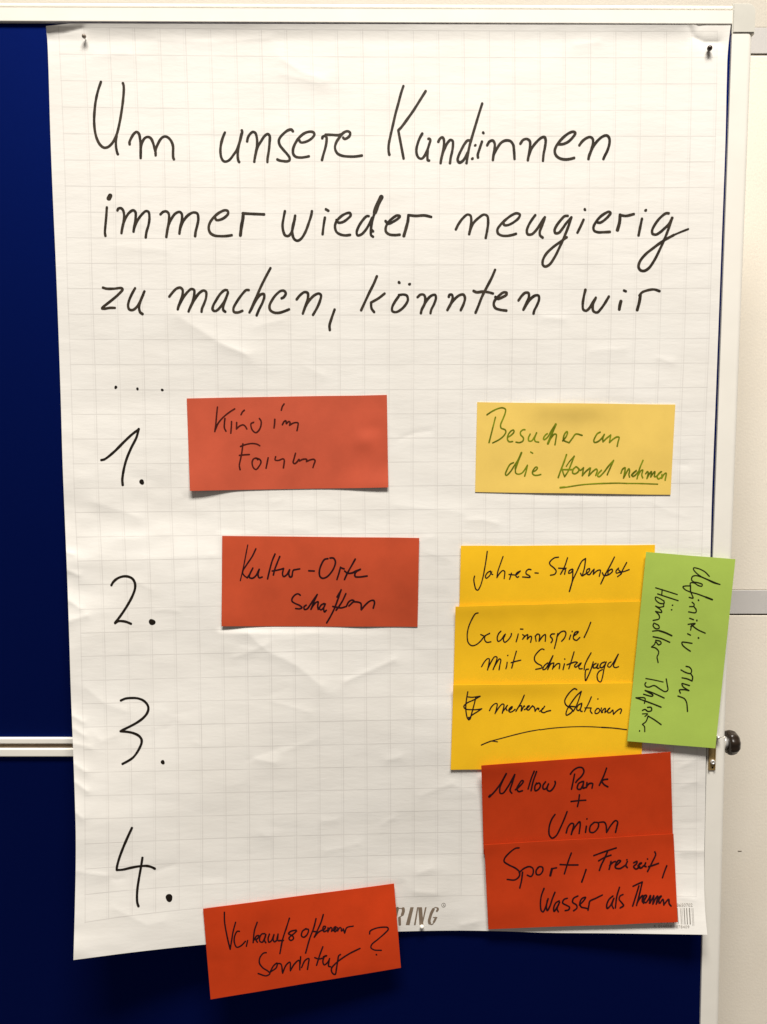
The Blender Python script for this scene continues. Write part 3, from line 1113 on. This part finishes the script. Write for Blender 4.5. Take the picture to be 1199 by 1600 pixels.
kino = Card([(292, 622.5), (604.8, 617), (607, 761.5), (297, 767)], .0006, M['card_salmon'],
            'salmon red card lettered Kino im Forum, beside the number 1', 0, [(0, 1, .0030, .17, .35), (1, 1, .0020, .2, .16), (.88, .5, .0008, .05, .10), (.92, .36, -.0004, .05, .08)], seed=1)
kino.write([parse(280, 610, 5.995, """
360,155 352,230 345,310 335,385; 522,172 470,205 410,255 365,310 340,370; 430,262 425,310 425,350 440,382; 492,290 490,340 485,400; 612,185 595,200 580,228;
540,300 538,360 | 538,360 565,335 600,322 620,335 635,360; 700,298 675,310 675,340 690,375 720,395 750,370 768,325 768,285 752,262;
897,270 895,310 890,350; 985,125 968,150 958,185; 968,320 985,290 1000,283 1005,310 | 1005,310 1030,290 1040,298 1035,325 | 1035,325 1070,305 1100,300 1115,305 1112,340 1105,375
"""), parse(280, 610, 5.995, """
598,500 590,570 575,650 565,700 572,742; 575,525 620,508 680,497 730,503 757,518; 565,608 610,603 660,600;
738,648 730,635 700,640 685,670 695,720 720,740 750,710 768,670 755,645 715,635; 835,630 825,680 815,728; 905,620 900,650 930,655 975,640 985,650 978,725
""") + parse(440, 610, 5.995, """
132,588 118,640 110,675 125,685 150,665 165,645 170,660 | 170,660 200,645 235,645 235,665 | 235,665 270,650 305,645 315,660 305,690 295,722
""")], 2.45, M['ink_kino'])

kultur = Card([(347.4, 837.4), (655.4, 840.5), (652.7, 979.3), (346.4, 978.6)], .0006, M['card_brick'],
              'brick red card lettered Kultur-Orte schaffen, beside the number 2', 0, [(0, 1, .0024, .16, .3), (1, .2, .0018, .1, .5), (.72, 1, .0006, .1, .3)], seed=2)
kultur.write([parse(340, 830, 7.494, """
.75:355,160 330,290 305,420 268,578; .9:450,205 410,290 350,380 300,455 | 300,455 295,490 320,525 350,545;
350,545 380,500 415,430 | 415,430 380,500 375,540 410,550 450,520 490,445 | 490,445 475,510 490,545 525,535;
675,265 640,350 605,480 587,558; 730,295 700,370 670,450 655,512; 640,465 700,455 760,440 775,435 | 775,435 762,500 775,530 810,510 845,450 | 845,450 835,500 850,535 870,530 880,480 890,455 920,448 965,440; 1068,462 1135,465
""") + parse(440, 860, 7.494, """
545,95 505,105 465,170 445,240 450,300 480,325 530,310 580,260 620,190 632,130 610,90 568,88; 692,195 675,260 650,340; 690,200 735,215;
865,100 820,180 770,270 738,340; 740,240 775,265 830,262 870,240 925,220 | 925,220 880,245 860,275 865,305 910,310 1005,298
"""), parse(440, 860, 7.494, """
222,525 195,508 160,520 125,565 125,595 160,620 215,645 240,670 215,683 165,680;
290,640 265,660 270,690 300,685 335,640 380,570 420,515 | 420,515 385,590 345,690 | 345,690 375,640 410,605 430,600 425,650 430,690;
500,620 465,640 445,680 465,695 500,660 515,625 | 505,640 495,690 505,720 525,700;
700,460 665,560 620,680 570,780 530,848; 650,545 695,470 | 755,505 715,590 670,660 640,700 | 600,655 650,665 700,672 760,655;
760,655 790,600 830,580 850,590 820,620 790,650 | 850,600 900,605 930,620 935,690 | 935,695 980,640 1040,590 1080,585 1090,610 1075,675
""")], 2.6, M['ink_red'])

besucher = Card([(746, 628.3), (1055.5, 632), (1048, 773), (742.7, 768.7)], .0006, M['card_pale'],
                'pale yellow card with green writing Besucher an die Hand nehmen', 0,
                [(.48, .02, .0022, .2, .16), (.55, 1, .0009, .4, .15)], seed=3)
besucher.write([parse(740, 620, 7.494, """
258,238 235,330 210,430 183,535; 158,210 210,175 280,140 340,128 375,145 372,190 345,260 318,330 325,365 370,385 380,410 360,450 310,495 225,540;
405,470 440,450 475,410 470,388 440,400 405,450 400,500 420,525 460,522; 605,385 580,385 550,415 555,445 585,480 580,515 540,535 498,530;
665,435 645,480 650,515 680,515 715,470 740,420 | 740,420 715,490 725,520 765,530;
865,430 840,450 820,490 830,500 870,470 910,400 965,315; 1.5:965,320 930,400 900,480 872,548; 880,530 910,480 950,435 970,440 965,500 955,560
""") + parse(860, 640, 9.99, """
195,485 245,425 270,360 262,340 225,380 205,450 215,480 295,515 | 295,515 350,440 400,380 500,400;
780,350 740,370 700,430 680,490 695,510 740,500 800,450 845,385 | 845,385 820,450 825,500 | 825,500 880,445 945,395 | 945,395 935,450 925,510 | 925,510 980,460 1040,425 1075,430 1060,500 1045,570
"""), parse(740, 620, 7.494, """
470,770 430,790 390,860 375,905 385,920 430,880 470,820 520,740 565,650; 1.35:562,655 520,760 492,840; 492,840 495,890 525,905 570,890 632,805 | 632,800 620,860 600,928; 670,645 695,660;
690,880 730,860 750,830 735,820 705,850 690,890 710,915 750,918 790,908
""") + parse(860, 640, 9.99, """
1.1:255,700 210,830 160,960 125,1060; 375,725 330,840 280,960 225,1045 | 225,1045 200,980 190,930 | 175,935 270,935 350,935; .8:375,725 300,810 250,885;
400,890 360,930 350,985 380,1000 430,975 450,930 410,890 | 440,920 470,945 520,905 | 520,905 500,1030 | 500,1030 560,960 620,910 | 630,910 600,1030 | 600,1030 670,960 720,925 735,950 710,1025;
800,945 760,985 740,1030 760,1045 830,985 910,880 990,790 | 990,790 940,900 890,1015;
1.1:155,1215 230,1208; .85:155,1215 230,1210 330,1195 500,1170 700,1155 900,1148 1080,1145 1200,1150
""") + parse(940, 620, 9.99, """
305,1190 330,1130 370,1105 365,1170 345,1265 | 345,1265 385,1190 430,1120 440,1150 430,1210 440,1250;
470,1220 510,1180 550,1145 530,1160 480,1210 490,1240 530,1220 570,1170 | 650,990 600,1110 555,1280 | 570,1230 620,1150 645,1140 630,1220 645,1265;
690,1200 720,1165 730,1180 710,1275 | 710,1275 750,1200 780,1165 770,1250 | 770,1250 810,1190 835,1165 825,1240 | 835,1250 870,1230 920,1180 940,1165 900,1190 870,1250 890,1280 930,1260 | 945,1210 940,1270 | 940,1270 985,1200 1010,1190 995,1300;
.85:400,1350 600,1352 880,1362
""")], 2.3, M['ink_olive'])

jahres = Card([(720.4, 853), (1023.8, 851.4), (1020, 988), (717.0, 990)], .0006, M['card_gold'],
              'golden yellow card lettered Jahres-Straßenfest, topmost of the three overlapping yellow cards', 0, [(0, .15, .0016, .15, .4)], seed=4)
jahres.write([parse(710, 840, 7.494, """
387,160 375,250 355,370 335,470 305,570 275,615 255,605 238,550 230,490 238,450; 425,390 390,410 365,455 375,475 410,450 440,400 | 425,395 430,420 452,432;
572,220 540,310 510,400 500,468 | 500,468 530,420 570,385 590,395 585,480; 670,415 660,450 648,487 | 640,430 690,435 725,435 775,390 | 775,390 735,410 720,440 740,465 755,455;
900,375 870,370 840,400 845,425 880,445 890,462 800,460; 945,412 985,415
""") + parse(840, 840, 6.31, """
208,192 165,200 120,245 125,265 165,300 185,330 170,360 128,370; 297,198 270,280 240,340 228,360 | 208,300 250,302 285,300 | 228,360 260,310 275,310 268,360;
345,308 315,325 308,350 330,345 352,315 | 350,320 345,420 325,500 315,530 | 315,530 345,430 390,330 440,230 475,205 | 475,205 465,290 445,365 | 425,350 440,375 470,360;
470,360 510,330 515,305 490,315 485,350 510,365 540,330 560,310 | 560,310 550,360 | 550,360 590,325 620,320 610,380;
760,190 720,270 670,360 625,455; 640,345 655,370 700,365 740,330 735,310 700,330 695,365; 800,300 775,330 780,350 810,340 | 790,385 830,350 820,335 800,318 | 880,245 845,310 820,360 | 800,345 850,335 905,315
""")], 2.0, M['ink_yellow'])

gewinn = Card([(712, 948), (1012, 939), (1006, 1081), (708.5, 1084)], .0010, M['card_gold'],
              'golden yellow card lettered Gewinnspiel mit Schnitzeljagd, second of the three overlapping yellow cards', .0008, [(0, 0, .0010, .2, .3), (.2, -.02, .0011, .75, .13)], seed=5)
gewinn.write([parse(700, 940, 7.494, """
355,132 325,140 275,220 240,310 227,400 240,480 280,515 330,505 385,460 430,405 490,370; 385,385 430,405 | 490,372 440,400 430,440 455,475 505,470;
622,345 595,375 578,430 590,465 620,450 660,395 675,380 | 668,395 650,440 665,475 700,455 740,400 745,372; 825,378 815,420 800,470; 850,320 880,322;
875,385 895,400 875,440 | 875,440 910,400 935,385 930,435 | 930,440 965,405 980,410 970,475
""") + parse(820, 950, 6.661, """
120,345 110,290 | 110,295 135,270 155,280 150,345 | 150,345 190,290 215,275 215,345; 312,268 280,272 268,295 285,315 290,335 275,360;
345,265 330,340 310,420 | 335,300 375,250 415,240 430,260 415,310 385,345; 480,280 465,325; o:495,243,8; 510,290 545,265 560,245 530,250 510,285 510,320 540,335 575,305; 688,148 660,220 620,305
"""), parse(700, 940, 7.494, """
395,762 425,710 465,668 485,670 480,730 465,800 | 470,780 510,700 550,645 575,650 560,720 530,795 | 540,770 575,710 605,670 620,680 610,740 600,798; 695,710 690,750 680,785; o:702,630,9; 803,580 780,660 748,778; 740,715 790,700 855,685
""") + parse(820, 950, 6.661, """
203,432 180,425 140,455 105,505 105,545 130,575 175,600 180,620 115,638; 240,570 205,600 190,640 215,635 255,570 295,495 | 295,495 260,580 240,640 | 240,640 275,580 305,570 | 305,575 290,635 | 300,620 340,580 365,580 360,630;
415,580 400,640; o:418,530,8; 515,455 490,540 460,630; 440,590 480,575 530,560 550,565 | 550,565 520,600 530,615 565,590 | 570,600 590,570 565,590 570,630 600,630;
692,465 650,540 625,600 620,640; 715,560 690,640 660,710 635,755 630,700 640,640 665,635; 745,575 720,590 715,620 740,620 765,580 | 765,585 755,625 775,625;
835,560 800,575 785,610 805,620 835,590 850,560 | 845,570 825,640 810,720 790,770 765,755 755,700 775,660 810,640; 900,560 875,575 865,605 885,615 915,580 975,480 | 975,480 945,550 925,605 945,620 978,610
""")], 2.0, M['ink_yellow'])

stat = Card([(708.5, 1070.6), (1008, 1066.5), (1002, 1200), (704.4, 1203)], .0014, M['card_gold'],
            'golden yellow card lettered mehrere Stationen with a curved arrow, lowest of three yellow cards', .0010, [(0, 0, .0013, .22, .3), (.2, -.02, .0013, .65, .13)], seed=6)
stat.write([parse(700, 1060, 7.993, """
250,165 235,250 225,340 228,420 245,495 265,518 275,500 260,485; 250,230 300,235 350,230 405,222 | 405,222 330,265 235,310 200,350 220,380 300,390 370,388 425,378 | 425,378 370,415 300,460 265,500; 350,235 330,320 300,430 280,505;
520,402 545,355 590,315 615,315 610,370 590,440 | 600,420 640,360 680,320 700,325 680,435 | 690,410 720,370 745,335; 735,345 728,380 740,400; 765,400 800,370 805,350 780,365 760,400 775,420 810,410 840,385;
955,208 920,290 880,360 850,410 | 850,410 890,350 920,340 915,405; 920,405 955,340 960,350 | 955,390 990,370 1020,340 1000,345 985,380 1005,395 1040,360 1060,340 | 1060,345 1080,360 1090,410 | 1090,410 1120,370 1140,375
""") + parse(840, 1060, 7.494, """
0,350 15,365 | 25,385 60,360 85,325 | 60,350 45,385 75,400 110,385 155,375;
462,130 435,118 390,150 340,215 320,265 335,310 380,340 410,370 400,395 340,430 335,410 350,360 400,280 460,200 515,150 | 515,150 490,230 460,310 420,385; 380,325 440,330;
520,290 480,310 460,360 480,375 510,340 520,300 | 515,310 505,380 525,385; 632,215 600,290 570,350 552,388; 555,345 600,345 630,345 | 630,345 620,380 640,410; o:708,240,9;
700,350 675,385 680,410 710,405 730,375 715,350 700,355; 750,345 745,380 765,400 | 750,400 775,360 795,350 790,400 | 790,400 830,365 850,345 830,360 825,400 850,400 880,370 | 885,370 890,420 | 890,420 930,380 975,355 985,370 970,410
"""), parse(700, 1060, 7.993, "1.0:418,832 480,805 540,782; .8:540,782 680,745 850,700 1000,665 1150,638; .8:540,782 580,785 622,792") +
    parse(840, 1060, 7.494, ".75:30,602 150,585 300,572 450,565 600,565 750,572; .95:750,572 900,582 1045,600")], 2.0, M['ink_yellow'])

mellow = Card([(752.3, 1196), (1048.2, 1175), (1052, 1320), (756, 1335)], .0024, M['card_red'],
              'deep red card lettered Mellow Park + Union, overlapping the yellow cards from below', .0024, [(0, 0, .0024, .22, .2), (.3, -.02, .0008, 1.2, .12)], seed=7)
mellow.write([parse(740, 1170, 7.494, """
190,560 240,510 310,420 385,290 | 385,290 340,380 310,460 315,520 345,520 400,450 485,300 | 485,300 455,400 430,490 450,520; 1.5:185,560 200,545;
490,480 540,440 585,380 570,370 530,420 510,470 530,500 575,490; 712,262 680,340 640,470; 740,265 700,380 675,490;
740,400 720,440 725,490 760,475 785,430 770,400 740,410; 845,385 815,430 820,470 850,465 880,410 | 870,430 865,480 895,495 935,460 960,400 955,380
""") + parse(850, 1170, 5.71, """
275,225 260,300 247,360; 237,225 265,190 310,165 345,170 358,200 340,240 300,280 285,300; 345,290 310,310 300,355 325,360 350,320 355,290 | 355,300 350,350 370,345;
385,300 380,345 | 380,340 405,310 435,310 430,350; 560,172 535,240 495,325; 570,270 535,275 515,290 | 515,290 540,320 572,338
"""), parse(850, 1170, 5.71, "243,470 310,462 375,458; 318,410 310,470 300,515"), parse(850, 1170, 5.71, """
100,585 70,630 48,700 50,770 75,797 110,775 150,700 185,620 208,560; 200,750 215,700 245,665 265,670 245,765 | 250,740 290,680 320,650 325,670 315,755; 380,690 372,745; o:385,625,8;
450,655 415,690 412,740 445,745 485,700 485,660 455,655; 495,655 540,655 555,680 560,740 | 560,745 600,680 640,640 658,650 650,700 640,745
""")], 2.55, M['ink_red'])

sport = Card([(757, 1320), (1052.7, 1303), (1059.4, 1441), (763.3, 1452)], .0034, M['card_red'],
             'deep red card lettered Sport, Freizeit, Wasser als Themen, over the barcode corner', .0016, [(1, 1, .0016, .3, .4), (.3, -.02, .0008, 1.2, .12)], seed=8)
sport.write([parse(750, 1300, 7.494, """
460,185 420,190 350,240 290,310 285,345 340,385 420,425 465,470 460,520 410,560 320,555; 500,470 490,560 468,655; 460,475 520,425 580,405 620,425 625,480 600,520 555,505;
690,410 660,450 665,495 700,500 735,460 735,415 700,405 675,420; 1.4:845,430 825,510; 840,430 900,418; 1072,245 1040,330 990,490; 940,380 1040,385 1150,385
""") + parse(880, 1300, 6.661, """
240,390 220,450 195,520; 320,245 430,205 555,165; 465,200 430,280 400,340 378,400; 370,300 430,265 500,240; 500,305 490,350 480,388 | 485,350 520,315 545,305;
545,355 600,300 580,295 550,330 545,370 590,380 650,345; 670,305 655,350 670,370; o:665,288,9; 735,320 770,305 765,330 735,360 760,385 800,360; 780,350 820,320 800,325 785,365 810,375 840,350; 860,320 850,355 865,360; o:880,280,9;
955,205 965,230 930,310 880,410; 890,360 940,345 995,325; 1080,350 1055,415 1035,475
"""), parse(750, 1300, 7.494, """
752,660 720,750 710,850 720,920 740,935 770,880 800,780 | 790,800 780,880 790,920 820,870 850,780 880,705; 930,805 890,830 865,890 870,930 905,880 935,820 | 925,840 905,900 920,935;
1025,775 985,790 970,830 1020,860 1050,880 1040,910 1000,920
""") + parse(880, 1300, 6.661, """
155,665 110,690 100,730 140,760 145,790 110,820; 170,760 210,720 235,680 200,690 175,740 190,780 230,790 265,800; 260,815 270,760 280,720 340,690 410,655;
520,665 480,700 455,760 460,795 490,770 530,690 | 525,700 510,760 525,795; 588,575 560,670 545,790; 625,650 595,665 585,700 615,740 630,765 595,790;
728,565 780,540 825,520; 790,560 760,660 725,770; 825,520 800,630 765,765 | 770,740 800,690 830,660 825,720 840,740;
840,720 870,660 850,660 835,710 860,735 890,700 910,660 900,740 | 905,740 935,680 945,660 935,750 | 940,740 970,680 985,665 970,750 | 975,740 1010,670 1025,665 1000,700 1000,740 | 1010,740 1040,700 1050,760 | 1050,755 1100,700 1105,745 1125,770
""")], 2.55, M['ink_red'])

lime = Card([(1010, 862.4), (1149.4, 874), (1118, 1169.5), (980.3, 1158)], .0040, M['card_lime'],
            'lime green card turned on its side, lettered definitiv nur Händler, reaching over the frame', 0,
            [(0, 1, .0013, .4, .15), (1, 1, .0010, .4, .12), (.9, .4, .0008, .3, .3)], seed=9, tilt=(.0016, .0002))
lime.write([parse(970, 860, 6.31, """
875,255 830,210 770,180 720,172 718,185 750,225 800,260 880,295 950,325 980,335 | 980,335 920,320 850,285 790,260 740,248 708,258 700,290 720,310;
720,310 770,320 805,335 800,352 765,345 725,320 690,320 685,345; 690,350 640,350 615,358 635,385 690,410 760,430 840,460; 1.4:840,460 905,485; 690,345 690,400 705,440 715,470 675,462;
o:768,490,9; 705,510 725,530 720,550 680,553 | 720,550 745,585 740,612 670,605; 680,668 720,682; o:752,690,9; 665,728 735,720 690,750 | 690,785 700,740 | 700,735 760,780 835,815; 660,820 690,835; o:768,862,9;
705,915 640,905 605,905 610,930 640,960 688,993
""") + parse(970, 1010, 6.31, """
645,195 680,205 700,235 690,265 640,255 595,230 | 690,265 710,300 705,340 | 605,308 660,320 705,340; 680,385 630,370 605,365 615,395 675,435 | 675,435 620,425 580,430 590,460 | 565,488 600,500 630,515 650,550 660,640
"""), parse(970, 860, 6.31, """
345,368 450,400 560,435; 410,385 405,440 | 365,428 460,460 568,495; o:512,540,8 503,585,8; 430,500 380,470 345,460 345,485 385,520 430,520 425,495;
425,552 380,560 345,548 | 425,520 425,552 | 345,548 400,590 405,610 345,600 | 345,600 380,640 380,672 320,690; 330,715 320,740 345,770 380,765 375,740 340,720 | 315,795 380,790 440,810; 1.3:380,790 440,810 505,840; 320,850 400,868 485,905;
345,885 390,895 400,915 375,930 345,900 335,925 305,950
""") + parse(970, 1010, 6.31, """
305,5 345,15 375,50 370,80 360,100 370,158; .85:248,315 330,330 420,350; 450,320 460,380 465,430 440,445 390,420 330,385 280,400 250,395 240,370 250,355;
430,508 370,480 300,450 240,432 | 225,470 310,490 320,480 280,455 245,435; 400,598 330,570 250,540 150,505 | 150,505 240,510 235,560; 265,600 300,600 305,630 270,640 240,620 215,630;
400,770 330,720 270,685 | 215,665 265,665 240,690 | 270,690 250,740 215,768 | 215,768 235,790 238,840; o:187,833,8
""")], 1.95, M['ink_green'])

sonntag = Card([(317.4, 1420), (616, 1380.6), (626.7, 1512), (329.4, 1561.5)], .0016, M['card_red'],
               'deep red card lettered Verkaufsoffener Sonntag with a question mark, hanging below the sheet', 0,
               [(1, 1, .0110, .9, .75), (.35, 0, .0010, .2, .2), (0, 1, -.004, .5, .6)], seed=10)
sonntag.write([parse(310, 1380, 7.053, """
288,320 290,420 305,520 330,640 352,728 | 352,728 370,620 385,530 412,430; 455,530 430,530 400,590 400,660 425,705 470,690 520,640; 545,630 530,695;
650,430 620,520 605,655; 615,625 645,580 670,578 655,608 632,620 | 632,620 652,650; 735,555 700,560 678,600 680,640 705,650 735,600 745,565 | 742,570 730,630 745,655; 785,560 770,610 780,650 805,635 830,580 | 835,565 825,620 840,645 870,620 880,560 | 878,570 870,620 892,636;
1005,385 975,480 930,620 900,775; 880,632 940,630; 1080,515 1020,530 995,555 1040,580 1050,610 1020,630 1000,605 1060,550 1085,525
""") + parse(470, 1370, 7.053, """
60,570 20,600 10,650 35,665 75,630 85,580 55,575; 170,460 145,560 100,680 55,840; 250,415 225,500 180,600 150,665; 130,600 185,605; 150,665 190,615 225,592 | 225,592 262,575 275,548 255,545 245,575 258,603 290,590 | 302,562 300,605 | 302,598 330,558 345,565 340,600 | 352,592 385,570 390,550 372,555 365,585 380,603 400,585 | 408,560 410,597 | 412,588 435,558 448,570 450,598 470,580 | 470,572 485,620 | 485,620 510,560 580,543
"""), parse(310, 1380, 7.053, """
750,765 720,770 680,820 675,880 710,930 770,970 790,995 750,1020 660,995; 790,985 830,910 870,880 860,930 800,975 | 870,885 910,890 930,990 | 930,990 970,900 1010,870 1015,960 | 1015,965 1060,890 1110,850 1120,955
""") + parse(470, 1370, 7.053, """
0,880 -5,960 | 10,1000 50,920 90,900 85,960 75,1020; 245,770 215,850 175,975; 155,890 200,905 245,895; 250,880 290,870 270,870 245,930 260,970 300,940 320,900 | 315,910 310,985 330,990;
440,855 420,870 410,920 395,1010 380,1075 350,1060 340,1010 380,960 440,910 540,845 655,788
"""), parse(470, 1370, 7.053, "760,630 765,600 820,570 900,555 960,560 965,580 930,620 850,690 785,745 775,780 810,805 890,810; o:835,858,10")],
    2.35, M['ink_red'])


# ------------------------------------------------------------------ pins
def pin(u, v, r, mat, label, out=.0046, dirv=(0, -1, 0), squash=1.0):
    hgt = float(sheet(np.array([u]), np.array([v]))[0])
    base = pt(u, v, hgt)
    e = empty('pin', base)
    tag(e, label, 'pin', 'pins holding the flipchart sheet')
    bm = bmesh.new()
    prof = [(0, out + r)]
    for k in range(1, 9):
        a = math.pi / 2 - math.pi * k / 9
        prof.append((r * math.cos(a), out + r * math.sin(a) * squash))
    prof.append((.0006, out - r * squash))
    lathe(bm, prof, (0, 0, 0), dirv, 24)
    bm_obj('pin_head', bm, mat, e, True)
    bm = bmesh.new()
    lathe(bm, [(.00055, out - r * .6), (.00055, -hgt * .8), (0, -hgt)], (0, 0, 0), dirv, 12)
    bm_obj('pin_needle', bm, M['steel'], e, True)


pin(134.5, 62, .0021, M['pin_grey'], 'small grey pin in the upper left corner of the sheet', .0040, (-.1, -1, .35))
pin(1107, 78.5, .0026, M['pin_dark'], 'dark brown pin in the upper right corner of the sheet', .0032, (0, -1, .1))
pin(659.3, 1446, .0022, M['pin_white'], 'round white pin at the bottom edge of the sheet below the printed logo', .0024)
